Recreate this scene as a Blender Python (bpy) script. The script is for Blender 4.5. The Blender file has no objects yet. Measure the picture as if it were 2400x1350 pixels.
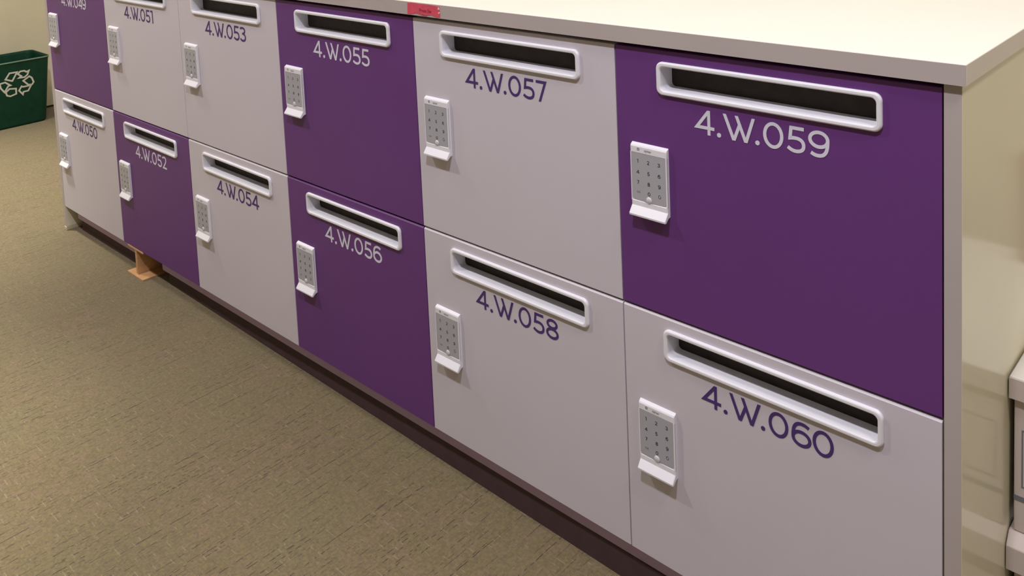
import bpy, bmesh, math, random
from mathutils import Matrix, Vector

random.seed(4)
SC = bpy.context.scene
COL = SC.collection
S = 0.45            # one locker width in metres
ZF = 1.053          # floor lies this far (in locker widths) below the middle seam


def P(x, y, z):
    return Vector((x * S, y * S, (z + ZF) * S))


# ------------------------------------------------------------ camera
cam_d = bpy.data.cameras.new('camera')
cam = bpy.data.objects.new('camera', cam_d)
COL.objects.link(cam)
SC.camera = cam
F, CX, CY = 2077.99, 1200.0, -136.66
R = ((0.73063796, 0.68136679, -0.04367456),
     (0.02848221, -0.09432835, -0.99513362),
     (-0.68217075, 0.72583845, -0.0883267))
m = Matrix(((R[0][0], -R[1][0], -R[2][0]),
            (R[0][1], -R[1][1], -R[2][1]),
            (R[0][2], -R[1][2], -R[2][2]))).to_4x4()
m.translation = P(6.70446, -2.27578, 1.46190)
cam.matrix_world = m
cam_d.sensor_fit = 'HORIZONTAL'
cam_d.sensor_width = 36.0
cam_d.lens = F * 36.0 / 2400.0
cam_d.shift_x = (1200.0 - CX) / 2400.0
cam_d.shift_y = (CY - 675.0) / 2400.0
cam_d.clip_start = 0.02

# ------------------------------------------------------------ world, lights, exposure
w = bpy.data.worlds.new('world')
SC.world = w
w.use_nodes = True
w.node_tree.nodes['Background'].inputs[0].default_value = (1.0, 0.93, 0.84, 1)
w.node_tree.nodes['Background'].inputs[1].default_value = 0.2
SC.view_settings.view_transform = 'Standard'
SC.view_settings.look = 'None'
SC.view_settings.gamma = 1.0
SC.view_settings.use_curve_mapping = False
SC.view_settings.exposure = -1.0
CEIL = 2.75


def lamp(x, y, power, col, size=0.30, sy=None, z=CEIL - 0.03):
    d = bpy.data.lights.new('overhead_light', 'AREA')
    d.shape = 'RECTANGLE'
    d.size = size
    d.size_y = sy or size
    d.energy = power
    d.color = col
    o = bpy.data.objects.new('overhead_light', d)
    COL.objects.link(o)
    o.location = (x, y, z)
    return o


lamp(2.70, -1.15, 74, (0.98, 0.955, 1.06), 0.12)
lamp(0.35, -1.15, 66, (1.0, 0.93, 0.90), 0.12)
lamp(-0.85, -0.55, 56, (1.0, 0.95, 0.86), 0.3)
lamp(2.60, 0.45, 24, (1.0, 0.95, 0.92), 0.5)
lamp(1.00, 0.45, 22, (1.0, 0.95, 0.92), 0.5)
lamp(3.7, -0.5, 42, (1.0, 0.93, 0.90), 0.4)  # added unseen light that brightens the end panel and the machine


def downlight(x, y, power, col, angle, blend):
    d = bpy.data.lights.new('downlight_beam', 'SPOT')
    d.energy = power
    d.color = col
    d.spot_size = math.radians(angle)
    d.spot_blend = blend
    d.shadow_soft_size = 0.06
    o = bpy.data.objects.new('downlight_beam', d)
    COL.objects.link(o)
    o.location = (x, y, CEIL - 0.03)
    return o


downlight(0.85, -1.20, 520, (1.0, 0.94, 0.82), 42, 0.7)
downlight(-0.75, -0.55, 760, (1.0, 0.95, 0.86), 56, 0.9)


# ------------------------------------------------------------ materials
def lin(c):
    c = c / 255.0
    return c / 12.92 if c <= 0.04045 else ((c + 0.055) / 1.055) ** 2.4


def mat(name, rgb, rough=0.45, spec=0.5, noise=0.03, nscale=40, bump=0.0, bscale=400, coat=0.0):
    mt = bpy.data.materials.new(name)
    mt.use_nodes = True
    nt = mt.node_tree
    b = nt.nodes['Principled BSDF']
    b.inputs['Roughness'].default_value = rough
    b.inputs['Specular IOR Level'].default_value = spec
    b.inputs['Coat Weight'].default_value = coat
    tc = nt.nodes.new('ShaderNodeTexCoord')
    nz = nt.nodes.new('ShaderNodeTexNoise')
    nz.inputs['Scale'].default_value = nscale
    nz.inputs['Detail'].default_value = 3
    nt.links.new(tc.outputs['Object'], nz.inputs['Vector'])
    rp = nt.nodes.new('ShaderNodeValToRGB')
    rp.color_ramp.elements[0].position = 0.3
    rp.color_ramp.elements[1].position = 0.7
    rp.color_ramp.elements[0].color = (*[max(0, v * (1 - noise)) for v in rgb], 1)
    rp.color_ramp.elements[1].color = (*[min(1, v * (1 + noise)) for v in rgb], 1)
    nt.links.new(nz.outputs['Fac'], rp.inputs['Fac'])
    nt.links.new(rp.outputs['Color'], b.inputs['Base Color'])
    if bump:
        n2 = nt.nodes.new('ShaderNodeTexNoise')
        n2.inputs['Scale'].default_value = bscale
        nt.links.new(tc.outputs['Object'], n2.inputs['Vector'])
        bp = nt.nodes.new('ShaderNodeBump')
        bp.inputs['Strength'].default_value = bump
        bp.inputs['Distance'].default_value = 0.001
        nt.links.new(n2.outputs['Fac'], bp.inputs['Height'])
        nt.links.new(bp.outputs['Normal'], b.inputs['Normal'])
    return mt


M = {}
M['white_door'] = mat('white_laminate', (0.608, 0.572, 0.640), 0.42, 0.35, 0.012, 6, 0.05)
M['purple_door'] = mat('purple_laminate', (0.132, 0.040, 0.200), 0.42, 0.35, 0.02, 6, 0.05)
M['white_text'] = mat('white_vinyl', (0.68, 0.68, 0.78), 0.5, 0.3, 0.0)
M['purple_text'] = mat('purple_vinyl', (0.072, 0.033, 0.165), 0.5, 0.3, 0.0)
M['plastic'] = mat('white_plastic', (0.78, 0.78, 0.84), 0.35, 0.5, 0.01)
M['keypanel'] = mat('grey_key_panel', (0.40, 0.405, 0.45), 0.22, 0.5, 0.01)
M['button'] = mat('grey_button', (0.58, 0.58, 0.62), 0.25, 0.6, 0.0)
M['ink'] = mat('dark_ink', (0.05, 0.05, 0.06), 0.5, 0.3, 0.0)
M['interior'] = mat('dark_interior', (0.16, 0.12, 0.10), 0.8, 0.1, 0.2, 60)
M['slot_shade'] = mat('dark_slot_shade', (0.040, 0.032, 0.026), 0.6, 0.2, 0.2, 60)  # dark tone of the dim slot interior, put into the colour
M['edge'] = mat('beige_laminate', (0.455, 0.405, 0.395), 0.45, 0.35, 0.02, 8)
M['end'] = mat('cream_laminate', (0.80, 0.765, 0.58), 0.13, 0.5, 0.02, 5)
M['counter'] = mat('cream_worktop', (0.71, 0.665, 0.62), 0.30, 0.5, 0.01, 5)
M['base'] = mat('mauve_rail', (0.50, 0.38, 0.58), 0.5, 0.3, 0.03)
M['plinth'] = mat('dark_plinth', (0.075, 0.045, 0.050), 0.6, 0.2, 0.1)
M['shim'] = mat('pale_plastic_shim', (0.60, 0.54, 0.38), 0.5, 0.3, 0.05)
M['wall'] = mat('beige_wall_paint', (0.64, 0.59, 0.44), 0.7, 0.2, 0.02, 12, 0.3, 300)
M['ceil'] = mat('white_ceiling_paint', (0.62, 0.60, 0.57), 0.9, 0.1, 0.03)
M['far'] = mat('grey_beige_partition', (0.42, 0.38, 0.33), 0.8, 0.2, 0.03)
M['skirting'] = mat('dark_skirting', (0.03, 0.025, 0.02), 0.6, 0.2, 0.1)
M['green'] = mat('green_plastic', (0.004, 0.043, 0.024), 0.5, 0.25, 0.15, 30, 0.3, 900)
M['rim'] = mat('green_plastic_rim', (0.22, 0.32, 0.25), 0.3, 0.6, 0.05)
M['symbol'] = mat('white_print', (0.62, 0.62, 0.56), 0.6, 0.2, 0.03)
M['red'] = mat('red_tape', (0.66, 0.085, 0.135), 0.55, 0.3, 0.08, 90)
M['redink'] = mat('dark_red_ink', (0.20, 0.0, 0.012), 0.6, 0.2, 0.0)
M['torn'] = mat('torn_paper', (0.85, 0.55, 0.55), 0.8, 0.2, 0.1)
M['machine'] = mat('grey_machine_plastic', (0.56, 0.49, 0.45), 0.45, 0.4, 0.02, 30, 0.06, 1200)
M['machine_top'] = mat('white_machine_lid', (0.66, 0.64, 0.60), 0.4, 0.4, 0.01, 30, 0.06, 1200)
M['seam'] = mat('blue_grey_seam', (0.16, 0.17, 0.19), 0.5, 0.3, 0.0)
M['brown'] = mat('brown_card', (0.17, 0.045, 0.035), 0.6, 0.3, 0.15, 20)


def wood():
    mt = bpy.data.materials.new('plywood')
    mt.use_nodes = True
    nt = mt.node_tree
    b = nt.nodes['Principled BSDF']
    b.inputs['Roughness'].default_value = 0.6
    tc = nt.nodes.new('ShaderNodeTexCoord')
    mp = nt.nodes.new('ShaderNodeMapping')
    mp.inputs['Scale'].default_value = (40, 40, 260)
    nz = nt.nodes.new('ShaderNodeTexNoise')
    nz.inputs['Scale'].default_value = 1.0
    nz.inputs['Detail'].default_value = 4
    rp = nt.nodes.new('ShaderNodeValToRGB')
    rp.color_ramp.elements[0].color = (0.46, 0.24, 0.10, 1)
    rp.color_ramp.elements[1].color = (0.72, 0.43, 0.21, 1)
    nt.links.new(tc.outputs['Object'], mp.inputs[0])
    nt.links.new(mp.outputs[0], nz.inputs['Vector'])
    nt.links.new(nz.outputs['Fac'], rp.inputs['Fac'])
    nt.links.new(rp.outputs['Color'], b.inputs['Base Color'])
    return mt


M['wood'] = wood()


def carpet():
    mt = bpy.data.materials.new('woven_carpet')
    mt.use_nodes = True
    nt = mt.node_tree
    L = nt.links
    b = nt.nodes['Principled BSDF']
    b.inputs['Roughness'].default_value = 0.95
    b.inputs['Sheen Weight'].default_value = 0.26
    b.inputs['Sheen Roughness'].default_value = 0.5
    b.inputs['Specular IOR Level'].default_value = 0.1
    tc = nt.nodes.new('ShaderNodeTexCoord')
    sep = nt.nodes.new('ShaderNodeSeparateXYZ')
    L.new(tc.outputs['Object'], sep.inputs[0])

    def mth(op, a, c=None, clamp=False):
        n = nt.nodes.new('ShaderNodeMath')
        n.operation = op
        n.use_clamp = clamp
        for i, v in enumerate((a, c)):
            if v is None:
                continue
            if isinstance(v, (int, float)):
                n.inputs[i].default_value = v
            else:
                L.new(v, n.inputs[i])
        return n.outputs[0]

    def noise(scale_xyz, scale=1.0, detail=2, vec=None):
        mp = nt.nodes.new('ShaderNodeMapping')
        mp.inputs['Scale'].default_value = scale_xyz
        L.new(vec or tc.outputs['Object'], mp.inputs[0])
        n = nt.nodes.new('ShaderNodeTexNoise')
        n.inputs['Scale'].default_value = scale
        n.inputs['Detail'].default_value = detail
        L.new(mp.outputs[0], n.inputs['Vector'])
        return n.outputs['Fac']

    def sstep(v, lo, hi):
        n = nt.nodes.new('ShaderNodeMapRange')
        n.interpolation_type = 'SMOOTHSTEP'
        L.new(v, n.inputs['Value'])
        n.inputs['From Min'].default_value = lo
        n.inputs['From Max'].default_value = hi
        return n.outputs['Result']

    def mix(fac, a, c):
        n = nt.nodes.new('ShaderNodeMix')
        n.data_type = 'RGBA'
        L.new(fac, n.inputs['Factor'])
        for s, v in ((6, a), (7, c)):
            if isinstance(v, tuple):
                n.inputs[s].default_value = v
            else:
                L.new(v, n.inputs[s])
        return n.outputs[2]

    def dashes(across, along, pitch, freq, thr, width, seed):
        """short dashes lying in rows: across = coordinate over the rows, along = down the row"""
        wob = mth('MULTIPLY', mth('SUBTRACT', noise((30, 45, 22), 1, 2), 0.5), 0.0035)
        t = mth('DIVIDE', mth('ADD', across, wob), pitch)
        row = mth('FLOOR', t)
        fr = mth('ABSOLUTE', mth('SUBTRACT', mth('FRACT', t), 0.5))
        line = mth('SUBTRACT', 1.0, sstep(fr, width * 0.4, width))
        cmb = nt.nodes.new('ShaderNodeCombineXYZ')
        L.new(mth('MULTIPLY', row, 7.31), cmb.inputs[0])
        L.new(mth('MULTIPLY', along, freq), cmb.inputs[1])
        cmb.inputs[2].default_value = seed
        n = nt.nodes.new('ShaderNodeTexNoise')
        n.inputs['Scale'].default_value = 1.0
        n.inputs['Detail'].default_value = 1
        L.new(cmb.outputs[0], n.inputs['Vector'])
        return mth('MULTIPLY', line, sstep(n.outputs['Fac'], thr, thr + 0.05))

    X, Y = sep.outputs[0], sep.outputs[1]
    big = noise((5, 5, 5), 1, 3)
    tint = noise((34, 24, 10), 1, 4)
    weave = noise((620, 210, 100), 1, 2)
    weave2 = noise((150, 520, 100), 1, 2)
    blk = noise((110, 60, 10), 1, 1)
    base = mix(sstep(tint, 0.38, 0.66), (0.163, 0.133, 0.066, 1), (0.198, 0.142, 0.090, 1))
    base = mix(sstep(big, 0.35, 0.7), base, (0.166, 0.144, 0.073, 1))
    base = mix(mth('MULTIPLY', sstep(blk, 0.42, 0.66), 0.45), base, (0.126, 0.100, 0.055, 1))
    base = mix(mth('MULTIPLY', sstep(weave, 0.52, 0.72), 0.5), base, (0.258, 0.218, 0.113, 1))
    base = mix(mth('MULTIPLY', sstep(weave2, 0.55, 0.75), 0.45), base, (0.099, 0.073, 0.038, 1))
    cells = noise((210, 130, 10), 1, 0)
    base = mix(mth('MULTIPLY', sstep(cells, 0.50, 0.66), 0.55), base, (0.224, 0.173, 0.077, 1))
    cells2 = noise((140, 230, 30), 1, 0)
    base = mix(mth('MULTIPLY', sstep(cells2, 0.52, 0.68), 0.45), base, (0.141, 0.094, 0.066, 1))
    patch = sstep(noise((7, 4, 5), 1, 2), 0.40, 0.58)
    def rows(coord, along, pitch, seed, lo, hi):
        t = mth('FLOOR', mth('DIVIDE', coord, pitch))
        cmb = nt.nodes.new('ShaderNodeCombineXYZ')
        L.new(mth('MULTIPLY', t, 5.37), cmb.inputs[0])
        L.new(mth('MULTIPLY', along, 4.0), cmb.inputs[1])
        cmb.inputs[2].default_value = seed
        n = nt.nodes.new('ShaderNodeTexNoise')
        n.inputs['Scale'].default_value = 1.0
        n.inputs['Detail'].default_value = 1
        L.new(cmb.outputs[0], n.inputs['Vector'])
        return sstep(n.outputs['Fac'], lo, hi)
    d1 = mth('MULTIPLY', dashes(X, Y, 0.0085, 85, 0.50, 0.13, 1.0),
             mth('ADD', 0.06, mth('MULTIPLY', rows(X, Y, 0.0085, 2.0, 0.47, 0.62), mth('ADD', 0.25, mth('MULTIPLY', patch, 0.62)))), True)
    d2 = mth('MULTIPLY', dashes(X, Y, 0.021, 60, 0.47, 0.050, 5.0), mth('MULTIPLY', rows(X, Y, 0.021, 3.0, 0.40, 0.60), 0.88), True)
    d3 = mth('MULTIPLY', dashes(Y, X, 0.0110, 70, 0.50, 0.10, 13.0), mth('MULTIPLY', rows(Y, X, 0.0110, 4.0, 0.48, 0.62), 0.30), True)
    base = mix(d3, base, (0.075, 0.050, 0.036, 1))
    base = mix(d1, base, (0.038, 0.025, 0.016, 1))
    base = mix(d2, base, (0.029, 0.020, 0.013, 1))
    l1 = mth('MULTIPLY', dashes(Y, X, 0.013, 40, 0.60, 0.10, 9.0), 0.28)
    base = mix(l1, base, (0.397, 0.350, 0.238, 1))
    L.new(base, b.inputs['Base Color'])
    bp = nt.nodes.new('ShaderNodeBump')
    bp.inputs['Strength'].default_value = 0.5
    bp.inputs['Distance'].default_value = 0.002
    L.new(mth('SUBTRACT', mth('ADD', weave, weave2), mth('ADD', d1, d2)), bp.inputs['Height'])
    L.new(bp.outputs['Normal'], b.inputs['Normal'])
    return mt


M['carpet'] = carpet()


# ------------------------------------------------------------ mesh helpers (coordinates in locker widths)
class MB:
    def __init__(self, o=(0, 0, 0)):
        self.v, self.f, self.o = [], [], o

    def add(self, pts, faces):
        n = len(self.v)
        self.v += [tuple(p) for p in pts]
        self.f += [tuple(i + n for i in f) for f in faces]
        return self

    def box(self, x0, x1, y0, y1, z0, z1):
        return self.add([(x0, y0, z0), (x1, y0, z0), (x1, y1, z0), (x0, y1, z0),
                         (x0, y0, z1), (x1, y0, z1), (x1, y1, z1), (x0, y1, z1)],
                        [(0, 3, 2, 1), (4, 5, 6, 7), (0, 1, 5, 4), (1, 2, 6, 5), (2, 3, 7, 6), (3, 0, 4, 7)])

    def loft(self, loops, cap0=False, cap1=False):
        n = len(loops[0])
        base = len(self.v)
        for lp in loops:
            self.v += [tuple(p) for p in lp]
        for k in range(len(loops) - 1):
            a, c = base + k * n, base + (k + 1) * n
            for i in range(n):
                j = (i + 1) % n
                self.f.append((a + i, a + j, c + j, c + i))
        if cap0:
            self.f.append(tuple(base + i for i in range(n))[::-1])
        if cap1:
            b1 = base + (len(loops) - 1) * n
            self.f.append(tuple(b1 + i for i in range(n)))
        return self

    def prism(self, pts2, axis, a0, a1):
        """extrude a 2D outline along axis ('x','y','z') from a0 to a1"""
        def mk(u, v, a):
            return {'x': (a, u, v), 'y': (u, a, v), 'z': (u, v, a)}[axis]
        return self.loft([[mk(u, v, a0) for u, v in pts2], [mk(u, v, a1) for u, v in pts2]], True, True)

    def build(self, name, mt, parent=None, bevel=0.0, seg=2, smooth=False, loc=None):
        """verts are absolute (locker widths); loc = origin in locker widths"""
        me = bpy.data.meshes.new(name)
        org = Vector(loc) if loc is not None else Vector(self.o)
        me.from_pydata([tuple((Vector(p) - org) * S) for p in self.v], [], self.f)
        bm = bmesh.new()
        bm.from_mesh(me)
        bmesh.ops.remove_doubles(bm, verts=bm.verts, dist=1e-6)
        bmesh.ops.recalc_face_normals(bm, faces=bm.faces)
        if bevel:
            es = [e for e in bm.edges if len(e.link_faces) == 2 and e.calc_face_angle(0) > 0.6]
            bmesh.ops.bevel(bm, geom=es, offset=bevel * S, segments=seg, affect='EDGES', profile=0.5, clamp_overlap=True)
        bm.to_mesh(me)
        bm.free()
        me.materials.append(mt)
        if smooth:
            for p in me.polygons:
                p.use_smooth = True
        o = bpy.data.objects.new(name, me)
        COL.objects.link(o)
        if parent is not None:
            o.parent = parent
        else:
            o.location = P(*org)
        return o


def link_local(o, parent, pos):
    """place part o (origin pos, in parent-local locker widths)"""
    o.parent = parent
    o.location = Vector(pos) * S


def tag(o, label=None, cat=None, group=None, kind=None):
    for k, v in (('label', label), ('category', cat), ('group', group), ('kind', kind)):
        if v:
            o[k] = v
    return o


def thing(name, loc, label, cat, group=None):
    o = bpy.data.objects.new(name, None)
    o.empty_display_size = 0.1
    COL.objects.link(o)
    o.location = P(*loc)
    return tag(o, label, cat, group)


def rrect(x0, x1, z0, z1, r, y, n=10, zb=0.0):
    pts = []
    for cx, cz, a0 in ((x1 - r, z1 - r, 0), (x0 + r, z1 - r, 90), (x0 + r, z0 + r, 180), (x1 - r, z0 + r, 270)):
        for k in range(n + 1):
            a = math.radians(a0 + 90 * k / n)
            px, pz = cx + r * math.cos(a), cz + r * math.sin(a)
            if zb and a0 >= 180:
                pz += zb
            pts.append((px, y, pz))
    return pts


def text_geo(s, size, x, z, y, depth, mb, sx=1.0, align='LEFT'):
    """lettering in the x-z plane facing -y, base point (x, z)"""
    c = bpy.data.curves.new('lettering', 'FONT')
    c.body = s
    c.size = size
    c.align_x = align
    o = bpy.data.objects.new('lettering', c)
    COL.objects.link(o)
    dg = bpy.context.evaluated_depsgraph_get()
    me = o.evaluated_get(dg).to_mesh()
    vs = [(x + v.co.x * sx, y - depth, z + v.co.y) for v in me.vertices]
    mb.add(vs, [tuple(p.vertices) for p in me.polygons])
    o.evaluated_get(dg).to_mesh_clear()
    bpy.data.objects.remove(o)
    bpy.data.curves.remove(c)


# ---- geometric stroke lettering, cap height 1
def bez(p0, p1, p2, p3, n=10):
    out = []
    for i in range(n + 1):
        t = i / n
        u = 1 - t
        out.append(tuple(u ** 3 * a + 3 * u * u * t * b_ + 3 * u * t * t * c + t ** 3 * d
                         for a, b_, c, d in zip(p0, p1, p2, p3)))
    return out


def ell(cx, cy, rx, ry, a0=0, a1=360, n=36):
    return [(cx + rx * math.cos(math.radians(a0 + (a1 - a0) * i / n)),
             cy + ry * math.sin(math.radians(a0 + (a1 - a0) * i / n))) for i in range(n + 1)]


K = 0.130
H = K / 2
nine = [('loop', ell(.40, .665, .40 - H, .335 - H)),
        ('line', bez((.80 - H, .66), (.80 - H, .30), (.66, H), (.36, H), 14) + bez((.36, H), (.27, H), (.19, .09), (.10, .145), 5)[1:])]


def rot180(items, w_):
    return [(k, [(w_ - x, 1 - y) for x, y in pts]) for k, pts in items]


GL = {
    '4': (.87, [('cut', [(.62, 1.0), (.62, 0)]), ('line', [(.60, .955), (.075, .285), (.87, .285)])]),
    'W': (1.40, [('cut', [(.08, 1), (.475, 0)]), ('cut', [(.475, 0), (.74, .68)]), ('cut', [(.60, 1), (.99, 0)]), ('cut', [(.99, 0), (1.32, 1)])]),
    '.': (.18, [('dot', [(.09, .09, .092)])]),
    '0': (.82, [('loop', ell(.41, .5, .41 - H, .51 - H))]),
    '5': (.72, [('line', [(.67, 1 - H), (.17, 1 - H), (.125, .535)] + bez((.125, .535), (.40, .60), (.72 - H, .55), (.72 - H, .305), 12)[1:]
                 + bez((.72 - H, .305), (.72 - H, .15), (.53, H), (.34, H), 8)[1:] + bez((.34, H), (.22, H), (.12, .12), (.03, .185), 5)[1:])]),
    '9': (.80, nine),
    '6': (.78, rot180(nine, .80)),
    '7': (.68, [('line', [(0, 1 - H), (.60, 1 - H)]), ('cut', [(.60, 1.0), (.21, 0)])]),
    '8': (.78, [('loop', ell(.39, .745, .28, .255 - H)), ('loop', ell(.39, .285, .39 - H, .285 - H))]),
    '3': (.72, [('line', bez((.04, .86), (.10, .91), (.20, 1 - H), (.31, 1 - H), 6) + bez((.31, 1 - H), (.50, 1 - H), (.61, .86), (.61, .755), 8)[1:]
                 + bez((.61, .755), (.61, .62), (.47, .55), (.28, .55), 8)[1:]),
                ('line', bez((.28, .55), (.50, .55), (.72 - H, .47), (.72 - H, .30), 8) + bez((.72 - H, .30), (.72 - H, .15), (.52, H), (.32, H), 8)[1:]
                 + bez((.32, H), (.20, H), (.10, .12), (.02, .185), 5)[1:])]),
    '2': (.72, [('line', bez((.05, .83), (.12, .91), (.22, 1 - H), (.34, 1 - H), 6) + bez((.34, 1 - H), (.52, 1 - H), (.62, .86), (.62, .73), 8)[1:]
                 + bez((.62, .73), (.62, .58), (.50, .48), (.12, H + .01), 8)[1:] + [(.72, H)])]),
    '1': (.40, [('line', [(.0, 1 - H), (.31, 1 - H)]), ('cut', [(.31, 1), (.31, 0)])]),
}


def ribbon(pts, hw, closed):
    n = len(pts)
    Lp, Rp = [], []
    for i in range(n):
        if closed:
            a, c = pts[(i - 1) % n], pts[(i + 1) % n]
            d1 = Vector((pts[i][0] - a[0], pts[i][1] - a[1])).normalized()
            d2 = Vector((c[0] - pts[i][0], c[1] - pts[i][1])).normalized()
        else:
            d1 = Vector((pts[i][0] - pts[max(i - 1, 0)][0], pts[i][1] - pts[max(i - 1, 0)][1]))
            d2 = Vector((pts[min(i + 1, n - 1)][0] - pts[i][0], pts[min(i + 1, n - 1)][1] - pts[i][1]))
            if d1.length < 1e-9:
                d1 = d2.copy()
            if d2.length < 1e-9:
                d2 = d1.copy()
            d1.normalize()
            d2.normalize()
        t = (d1 + d2).normalized()
        nrm = Vector((-t.y, t.x))
        k = min(hw / max(0.25, nrm.dot(Vector((-d1.y, d1.x)))), hw * 3)
        Lp.append((pts[i][0] + nrm.x * k, pts[i][1] + nrm.y * k))
        Rp.append((pts[i][0] - nrm.x * k, pts[i][1] - nrm.y * k))
    return Lp, Rp


def glyphs(mb, ch, x0, z0, cap, yf, t=0.0009, hw=H):
    for si, (kind, pts) in enumerate(GL[ch][1]):
        def T(p, y, lift=si * 0.00012):
            return (x0 + p[0] * cap, y - lift, z0 + p[1] * cap)
        if kind == 'dot':
            cx, cz, r = pts[0]
            out = [(cx + r * math.cos(math.radians(a)), cz + r * math.sin(math.radians(a))) for a in range(0, 360, 20)]
            mb.loft([[T(p, yf) for p in out], [T(p, yf - t) for p in out]], False, True)
        elif kind == 'cut':
            (xa, za), (xb, zb) = pts
            ln = math.hypot(xb - xa, zb - za)
            hx = hw * ln / abs(zb - za)
            q = [(xa - hx, za), (xa + hx, za), (xb + hx, zb), (xb - hx, zb)]
            mb.loft([[T(p, yf) for p in q], [T(p, yf - t) for p in q]], False, True)
        else:
            closed = kind == 'loop'
            pp = pts[:-1] if closed else pts
            Lp, Rp = ribbon(pp, hw, closed)
            n = len(pp)
            rings = [[T(Lp[i], yf), T(Lp[i], yf - t), T(Rp[i], yf - t), T(Rp[i], yf)] for i in range(n)]
            base = len(mb.v)
            for rg in rings:
                mb.v += rg
            for i in range(n if closed else n - 1):
                j = (i + 1) % n
                for k in range(3):
                    mb.f.append((base + 4 * i + k, base + 4 * i + k + 1, base + 4 * j + k + 1, base + 4 * j + k))


# ------------------------------------------------------------ room
WX0, WX1, WY0, WY1 = -3.9, 10.5, -9.0, 1.56
ZC = CEIL / S - ZF


def struct(mb, name, mt, **k):
    return tag(mb.build(name, mt, **k), kind='structure')


struct(MB().box(WX0, WX1, WY0, WY1, -ZF - .1, -ZF), 'floor', M['carpet'], loc=(0, 0, -ZF))
struct(MB().box(WX0, WX1, WY0, WY1, ZC, ZC + .1), 'ceiling', M['ceil'], loc=(0, 0, ZC))
struct(MB().box(WX0 - .2, WX0, WY0, WY1, -ZF, ZC), 'wall_left', M['wall'], loc=(WX0, 0, -ZF))
struct(MB().box(WX1, WX1 + .2, WY0, WY1, -ZF, ZC), 'wall_right', M['far'], loc=(WX1, 0, -ZF))
struct(MB().box(WX0, WX1, WY1, WY1 + .2, -ZF, ZC), 'wall_back', M['wall'], loc=(0, WY1, -ZF))
struct(MB().box(WX0, WX1, WY0 - .2, WY0, -ZF, ZC), 'wall_front', M['far'], loc=(0, WY0, -ZF))
struct(MB().box(WX0, WX0 + .015, WY0, WY1, -ZF, -ZF + .018), 'baseboard_left', M['skirting'], loc=(WX0, 0, -ZF))

# ------------------------------------------------------------ lockers
G = 0.0019
ZT = 0.8640                  # top of the upper doors
DT = 0.040                  # door thickness
ROW = {0: (0.0040, ZT), 1: (-0.8688, -0.0035)}


def door_mesh(x0, x1, z0, z1, hx0, hx1, hz0, hz1, z_top_lit):
    c = 0.0009
    ct = 0.0062 if z_top_lit else 0.0015
    mb = MB()

    def ring(xa, xb, za, zb, y):
        return [(xa, y, za), (xb, y, za), (xb, y, zb), (xa, y, zb)]
    mb.loft([ring(hx0, hx1, hz0, hz1, DT), ring(hx0, hx1, hz0, hz1, 0),
             ring(x0 + c, x1 - c, z0 + c, z1 - ct, 0), ring(x0, x1, z0, z1, ct),
             ring(x0, x1, z0, z1, DT), ring(hx0, hx1, hz0, hz1, DT)])
    return mb


def slot_mesh(zt):
    """letter slot bezel: zt = z of its top edge, x from the locker's left"""
    x0, x1, z0, z1 = .1620, .8540, zt - .1050, zt
    mb = MB()

    def lp(i, y, zb=0.0, r=.022):
        return rrect(x0 + i, x1 - i, z0 + i, z1 - i, max(r - i * .5, .008), y, 10, zb)
    mb.loft([lp(.004, .002), lp(0, -.0005), lp(0, -.006), lp(.0018, -.0095), lp(.0045, -.0110),
             lp(.0105, -.0110), lp(.0130, -.0100), lp(.0145, -.0070), lp(.0165, .0565, 0)])
    return mb


def key_housing():
    """keypad lock body; x from the locker's left, z from the top of the housing"""
    x0, x1 = .0585, .1950
    fy = -.0135
    prof = [(0.0, .0040), (fy + .0025, -.0015), (fy, -.0060), (fy, -.0250), (fy + .0015, -.0262), (fy + .0015, -.1830),
            (fy, -.1850), (fy, -.2005), (-.0310, -.2235), (-.0305, -.2290), (-.0265, -.2300), (-.0120, -.2180), (0.0, -.2160)]
    mb = MB()
    c = .002
    inner = [(y, z) for y, z in prof]

    def shrink(k):
        return [(min(y + k, 0.0), z) for y, z in inner]
    mb.loft([[(x0, y, z) for y, z in shrink(c)], [(x0 + c, y, z) for y, z in inner],
             [(x1 - c, y, z) for y, z in inner], [(x1, y, z) for y, z in shrink(c)]], True, True)
    # raised side rims beside the grey panel
    mb.box(x0, x0 + .0028, fy - .0002, fy + .006, -.1850, -.0250)
    mb.box(x1 - .0040, x1, fy - .0002, fy + .006, -.1850, -.0250)
    return mb


def key_panel():
    x0, x1 = .0613, .1910
    fy = -.0135
    low = []
    n = 28
    for i in range(n + 1):
        u = i / n
        x = x0 + (x1 - x0) * u
        d = (u - .5)
        z = -.1800 - .0085 * math.exp(-(d / .085) ** 2) - .002 * math.cos(d * math.pi)
        if u < .06:
            z += .007 * (1 - u / .06) ** 2
        if u > .94:
            z += .007 * ((u - .94) / .06) ** 2
        low.append((x, z))
    pts = [(x1, -.0275), (x0, -.0275)] + low
    return MB().prism(pts, 'y', fy + .0014, fy + .0004)


COLX = (.086, .126, .166)
ROWZ = (-.052, -.088, -.122, -.154)


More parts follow.
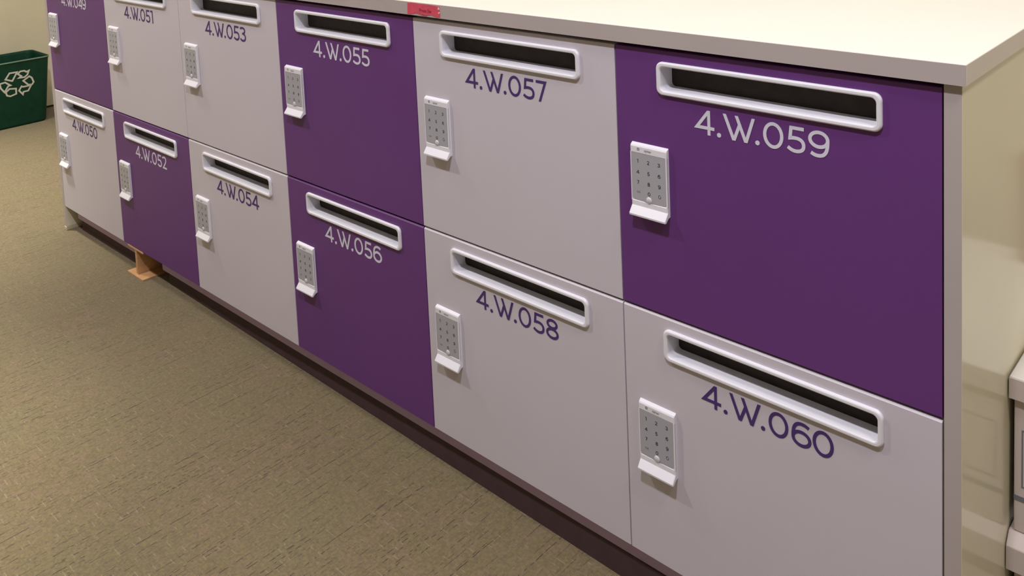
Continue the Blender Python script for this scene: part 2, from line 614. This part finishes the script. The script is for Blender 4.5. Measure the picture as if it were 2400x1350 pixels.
def key_digits(mb_y=-.0135 + .0003):
    mb = MB()
    chars = [['1', '2', '3'], ['4', '5', '6'], ['7', '8', '9'], ['C', '0', 'R']]
    for r, row in enumerate(chars):
        for c, ch in enumerate(row):
            x, z = COLX[c], ROWZ[r]
            if ch == 'C':
                text_geo('CLR', .0085, x, z - .003, mb_y, .0002, mb, .9, 'CENTER')
            elif ch == 'R':
                Lp, Rp = ribbon(ell(0, 0, .0042, .0055, 60, 390, 20), .0008, False)
                for i in range(len(Lp) - 1):
                    mb.add([(x + p[0], mb_y - .0002, z + p[1]) for p in (Lp[i], Lp[i + 1], Rp[i + 1], Rp[i])], [(0, 1, 2, 3)])
            else:
                wd = GL[ch][0]
                glyphs(mb, ch, x - wd * .0115 * .5, z - .0057, .0115, mb_y, .0003, .085)
    hy = -.0135 - .0001
    text_geo('ojmar', .0120, .1115, -.0185, hy, .0002, mb, .98)
    q = [(.0865, -.0105), (.0925, -.0105), (.0925, -.0165), (.0865, -.0165)]
    Lp, Rp = ribbon(q, .0009, True)
    for i in range(4):
        j = (i + 1) % 4
        mb.add([(p[0], hy - .0002, p[1]) for p in (Lp[i], Lp[j], Rp[j], Rp[i])], [(0, 1, 2, 3)])
    return mb


def button_mesh():
    mb = MB()
    loops = []
    for k in range(6):
        a = math.radians(90 * k / 5)
        r = .0106 * math.cos(a) + .0004
        y = -.0133 - .0050 * math.sin(a)
        loops.append([(.1255 + r * math.cos(t * math.pi / 10), y, -.1745 + r * math.sin(t * math.pi / 10)) for t in range(20)])
    return mb.loft(loops, False, True)


def lettering(text, zbase):
    mb = MB()
    cap = .0752
    xs = [.2940, .3675, .3875, .4915, .5165, .5885, .6510]
    for ch, x in zip(text, xs):
        if ch == '6' and x == xs[5]:
            x -= .001
        glyphs(mb, ch, x, zbase, cap, -.0001)
    return mb


# one prototype of every shared mesh, copied to the other lockers
def carcass_mesh(z0, z1):
    t = .03
    y0, y1 = DT + .031, 1.44
    mb = MB()
    mb.box(.016, .016 + t, y0, y1, z0, z1).box(.996 - t, .996, y0, y1, z0, z1)
    mb.box(.016 + t, .996 - t, y0, y1, z0, z0 + t).box(.016 + t, .996 - t, y0, y1, z1 - t, z1)
    mb.box(.016 + t, .996 - t, y1 - .02, y1, z0 + t, z1 - t)
    return mb


WHERE = {
    '049': 'top left, beside the green bin',
    '050': 'bottom left corner of the bank',
    '051': 'second from the left in the top row',
    '052': 'above the plywood support block',
    '053': 'top row, directly left of purple 055',
    '054': 'bottom row, below locker 053',
    '055': 'top row, left of the red sticker',
    '056': 'bottom row, below purple 055',
    '057': 'top row, right of the red sticker',
    '058': 'bottom row, below white locker 057',
    '059': 'top right corner of the locker bank',
    '060': 'bottom right corner of the locker bank',
}
PURPLE = {'049', '052', '055', '056', '059'}
proto = {}


OFF = {'060': (-.0025, .004)}


def make_locker(num, i, row):
    purple = num in PURPLE
    z0, z1 = ROW[row]
    xo = i
    org = (xo, 0, z0)
    colr = 'purple' if purple else 'white'
    t = thing('locker', org, '%s locker door numbered 4.W.%s, %s' % (colr, num, WHERE[num]), 'locker', 'lockers in the low bank under the worktop')

    def put(mb, name, mt, key, parent, dz, dx=0, **kw):
        """mesh in locker-local coordinates with its own z zero at dz above the locker base"""
        key = (key, name)
        if key in proto:
            o = proto[key].copy()
            COL.objects.link(o)
        else:
            o = mb().build(name, mt, parent=parent, loc=(0, 0, 0), **kw)
            proto[key] = o
        o.parent = parent
        o.location = (dx * S, 0, dz * S)
        return o
    hgt = z1 - z0
    ox, oz = OFF.get(num, (0, 0))
    st = hgt - .0345 if row == 0 else hgt - .0395      # top of the slot above locker base
    left = .014 if i == 0 else G
    hz = (st - .1050 + .006, st - .006)
    d = put(lambda: door_mesh(left, 1 - G, 0, hgt, .173, .843, hz[0] + .006, hz[1] - .002, row == 1), 'door', M[colr + '_door'],
            ('d', i == 0, row, colr), t, 0)
    put(lambda: carcass_mesh(.004, hgt - .004), 'carcass', M['interior'], ('c', row), t, 0)
    sl = put(lambda: slot_mesh(0), 'letter_slot', M['plastic'], 's', t, st + oz, ox, smooth=False)
    put(lambda: MB().box(.150, .866, .0575, .0615, -.1250, .0200), 'slot_shade_plate', M['slot_shade'], 'sf', sl, 0)  # added plate behind the slot, coloured dark for the shade inside
    txt = lettering('4.W.' + num, 0).build('number_lettering', M['white_text' if purple else 'purple_text'], parent=d, loc=(0, 0, 0))
    txt.location = (0, 0, (hgt - (.1650 if row == 0 else .1675) - .0752 + oz * .9) * S)
    kz = (hgt - .3135 if row == 0 else hgt - .3130) - oz * .6
    h = put(key_housing, 'keypad_lock', M['plastic'], 'k', t, kz)
    put(key_panel, 'key_panel', M['keypanel'], 'kp', h, 0)
    put(key_digits, 'key_print', M['ink'], 'kd', h, 0)
    put(button_mesh, 'push_button', M['button'], 'kb', h, 0, smooth=True)
    return t


for i in range(6):
    make_locker('0%d' % (49 + 2 * i), i, 0)
    make_locker('0%d' % (50 + 2 * i), i, 1)

# panels, rail and plinth round the lockers
def part(mb, name, mt, root, **k):
    base = tuple(root.location)
    org = Vector((base[0] / S, base[1] / S, base[2] / S - ZF))
    return mb.build(name, mt, parent=root, loc=org, **k)


p1 = thing('end_panel', (6.024, .7, -ZF), 'glossy cream end panel at the right end of the locker bank', 'panel')
part(MB().box(6.003, 6.0445, 0, 1.5, -ZF, .8765), 'board', M['end'], p1, bevel=.0012)
part(MB().box(6.0026, 6.0437, -.0012, -.0001, -ZF, .8765), 'edge_band', M['edge'], p1)
p2 = thing('end_panel', (-.0085, .7, -ZF), 'narrow pale end panel at the left end of the locker bank, beside the bin', 'panel')
part(MB().box(-.0290, .0120, 0, 1.5, -ZF + .028, .8765), 'board', M['end'], p2, bevel=.0012)
part(MB().box(-.0285, .0116, -.0012, -.0001, -ZF + .028, .8765), 'edge_band', M['edge'], p2)
part(MB().box(-.0290, .0120, -.004, .102, -ZF, -ZF + .0275), 'shim', M['shim'], p2, bevel=.004)
part(MB().box(-.0290, .0200, .112, 1.4, -ZF, -ZF + .0275), 'shim', M['shim'], p2, bevel=.004)
for xa, xb, lab in ((.125, 1.1495, 'short mauve rail under the bottom doors, left of the plywood block'),
                    (1.440, 6.001, 'long mauve rail under the bottom doors, right of the plywood block')):
    rl = MB().box(xa, xb, .042, .105, -.9475, -.8735).build('bottom_rail', M['base'], bevel=.001, loc=((xa + xb) / 2, .07, -.9475))
    tag(rl, lab, 'rail')


def plinth_y(x):
    return .075 if x < 1.2 else .0965 - .0114 * x


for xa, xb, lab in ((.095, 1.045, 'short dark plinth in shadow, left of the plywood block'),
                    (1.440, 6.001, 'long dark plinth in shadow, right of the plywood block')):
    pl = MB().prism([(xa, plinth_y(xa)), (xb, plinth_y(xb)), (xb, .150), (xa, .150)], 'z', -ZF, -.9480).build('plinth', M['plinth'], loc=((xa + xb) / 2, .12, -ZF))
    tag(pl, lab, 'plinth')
# worktop
wt = MB().box(-.045, 6.0580, -.0155, 1.5, .8772, .9321).build('worktop', M['counter'], bevel=.0022, loc=(3, .7, .8772))
tag(wt, 'long cream worktop lying over the whole locker bank, brightly lit', 'worktop')
eb = MB().box(-.044, 6.0570, -.0170, -.0156, .8782, .9303).build('edge_band', M['edge'], parent=wt, loc=(3, .7, .8772))

# red sticker on the worktop edge
top = [(3.996, .9265), (4.03, .9285), (4.075, .9270), (4.12, .9275), (4.165, .9260), (4.184, .9250)]
right = [(4.1845, .9180), (4.1790, .9150), (4.1850, .9085), (4.1800, .9040), (4.1860, .8990), (4.1850, .8835)]
bot = [(4.165, .8815), (4.150, .8850), (4.135, .8880), (4.115, .8850), (4.100, .8812), (4.075, .8835), (4.050, .8880), (4.035, .8865), (4.015, .8815), (3.9930, .8820)]
st_ = MB().prism(top + right + bot, 'y', -.0171, -.0182).build('sticker', M['red'], loc=(4.09, -.0171, .8815))
tag(st_, 'torn red sticker with small dark print on the worktop edge', 'sticker')
mb = MB()
text_geo('Private Site', .0205, 4.0660, .8950, -.0182, .0003, mb, .76)
text_geo('Floor', .0150, 4.0820, .8765, -.0182, .0003, mb, .9)
mb.v = [(a, b_, max(c, .8818)) for a, b_, c in mb.v]
pr = mb.build('sticker_print', M['redink'], parent=st_, loc=(4.09, -.0171, .8815))
mb = MB()
for pts in ([(4.1760, .9190), (4.1815, .9235), (4.1838, .9190), (4.1848, .9135), (4.1800, .9120), (4.1750, .9135)],
            [(4.1790, .9020), (4.1840, .9050), (4.1850, .8990), (4.1800, .8965), (4.1755, .8985)]):
    mb.prism(pts, 'y', -.0181, -.0188)
mb.build('torn_nick', M['torn'], parent=st_, loc=(4.09, -.0171, .8815))

# wooden I-shaped support block
b0, b1 = 1.055, 1.275
ib = thing('support_block', (1.165, .05, -ZF), 'plywood I-shaped support block on the carpet under locker 4.W.052', 'support block')
part(MB().box(b0, b1, -.016, .300, -ZF, -ZF + .010), 'base_plate', M['wood'], ib, bevel=.001)
part(MB().prism([(.002, -ZF + .0105), (.290, -ZF + .0105), (.290, -.8820), (.002, -.8820)], 'x', 1.150, 1.174), 'web', M['wood'], ib)
part(MB().box(b0, b1, -.001, .0405, -.8815, -.8700), 'top_plate', M['wood'], ib, bevel=.001)

# ------------------------------------------------------------ recycling bin
bt = thing('recycling_bin', (-3.50, .68, -ZF), 'dark green plastic bin with white recycling loop, left of the lockers', 'bin')


def binloop(x0, x1, y0, y1, z, r, n=6):
    pts = []
    for cx, cy, a0 in ((x1 - r, y1 - r, 0), (x0 + r, y1 - r, 90), (x0 + r, y0 + r, 180), (x1 - r, y0 + r, 270)):
        for k in range(n + 1):
            a = math.radians(a0 + 90 * k / n)
            pts.append((cx + r * math.cos(a), cy + r * math.sin(a), z))
    return pts


def lerp_loop(t, k=0.0, z=None):
    X0, X1 = -3.730 - .060 * t, -3.325 + .085 * t
    Y0, Y1 = .315 - .055 * t, 1.042 + .048 * t
    return binloop(X0 + k, X1 - k, Y0 + k, Y1 - k, (-ZF + .703 * t) if z is None else z, .06 - k * .5)


outer = [lerp_loop(t) for t in (.03, .25, .5, .75, .965)]
mb = MB()
mb.loft([lerp_loop(.02, .012, -ZF)] + outer + [lerp_loop(.97, -.004)] + [lerp_loop(.995, -.005)] + [lerp_loop(1.0, -.003)] + [lerp_loop(1.0, .006)]
        + [lerp_loop(.97, .010)] + [lerp_loop(.5, .010)] + [lerp_loop(.03, .012)], True, True)
part(mb, 'bin_body', M['green'], bt, smooth=False)
# slim pale lip line on top
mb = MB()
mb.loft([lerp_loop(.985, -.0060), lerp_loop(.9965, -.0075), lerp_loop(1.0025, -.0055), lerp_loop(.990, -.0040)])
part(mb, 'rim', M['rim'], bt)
# recycling loop: six outlined segments
segs = [[(.645, -.527), (.691, -.460), (.773, -.462), (.717, -.559)],
        [(.764, -.489), (.790, -.462), (.835, -.462), (.858, -.480), (.885, -.470), (.868, -.515), (.836, -.540), (.776, -.537), (.800, -.520)],
        [(.811, -.569), (.879, -.528), (.905, -.550), (.924, -.607), (.905, -.634), (.864, -.629)],
        [(.768, -.668), (.797, -.622), (.815, -.632), (.902, -.630), (.868, -.690), (.815, -.693), (.808, -.722)],
        [(.643, -.660), (.683, -.625), (.754, -.635), (.754, -.699), (.690, -.715), (.655, -.700)],
        [(.590, -.556), (.648, -.548), (.668, -.565), (.703, -.594), (.680, -.598), (.637, -.665), (.600, -.610)]]


def face_x(y, z):
    t = (z + ZF) / .703
    return -3.325 + .085 * t + .0012


mb = MB()
for sg in segs:
    Lp, Rp = ribbon([(sum(p[0] for p in sg) / len(sg) * .12 + q[0] * .88, sum(p[1] for p in sg) / len(sg) * .12 + q[1] * .88) for q in sg], .0082, True)
    n = len(sg)
    for i in range(n):
        j = (i + 1) % n
        q = [Lp[i], Lp[j], Rp[j], Rp[i]]
        mb.add([(face_x(*p), p[0], p[1]) for p in q], [(0, 1, 2, 3)])
part(mb, 'recycling_symbol', M['symbol'], bt)

# ------------------------------------------------------------ machine at the right
mc = thing('printer', (6.45, .85, -ZF), 'pale grey office machine with white overhanging lid, standing right of the end panel', 'printer')
part(MB().box(6.0490, 6.95, .4160, 1.32, -.1270, -.0590), 'lid', M['machine_top'], mc, bevel=.004)
part(MB().box(6.0484, 6.9505, .4150, .4175, -.1255, -.0635), 'lid_front', M['machine'], mc, bevel=.0008)
body = part(MB().box(6.0580, 6.94, .4340, 1.31, -.5360, -.1275), 'body', M['machine'], mc, bevel=.004)
part(MB().box(6.0585, 6.939, .4325, .4345, -.4390, -.4240), 'tray_seam', M['seam'], mc)
Lp, Rp = ribbon([(6.0800, -.393), (6.40, -.393), (6.40, -.222), (6.0800, -.222)], .0018, True)
mb = MB()
for i in range(4):
    j = (i + 1) % 4
    mb.add([(p[0], .4325, p[1]) for p in (Lp[i], Lp[j], Rp[j], Rp[i])] + [(p[0], .4342, p[1]) for p in (Lp[i], Lp[j], Rp[j], Rp[i])],
           [(0, 1, 2, 3), (0, 1, 5, 4), (3, 2, 6, 7)])
part(mb, 'panel_outline', M['seam'], mc)
part(MB().prism([(.3980, -.567), (.3980, -.641), (1.32, -.641), (1.32, -.5365), (.430, -.5365)], 'x', 6.0466, 6.95), 'tray', M['machine'], mc, bevel=.003)
part(MB().box(6.0600, 6.94, .4340, 1.31, -ZF, -.6415), 'base', M['machine'], mc, bevel=.004)
bx = MB().box(6.075, 6.213, 1.20, 1.31, -.0585, .335).build('box', M['brown'], bevel=.012, seg=3, loc=(6.144, 1.25, -.0585))
tag(bx, 'reddish brown box standing on the white lid of the grey machine', 'box')
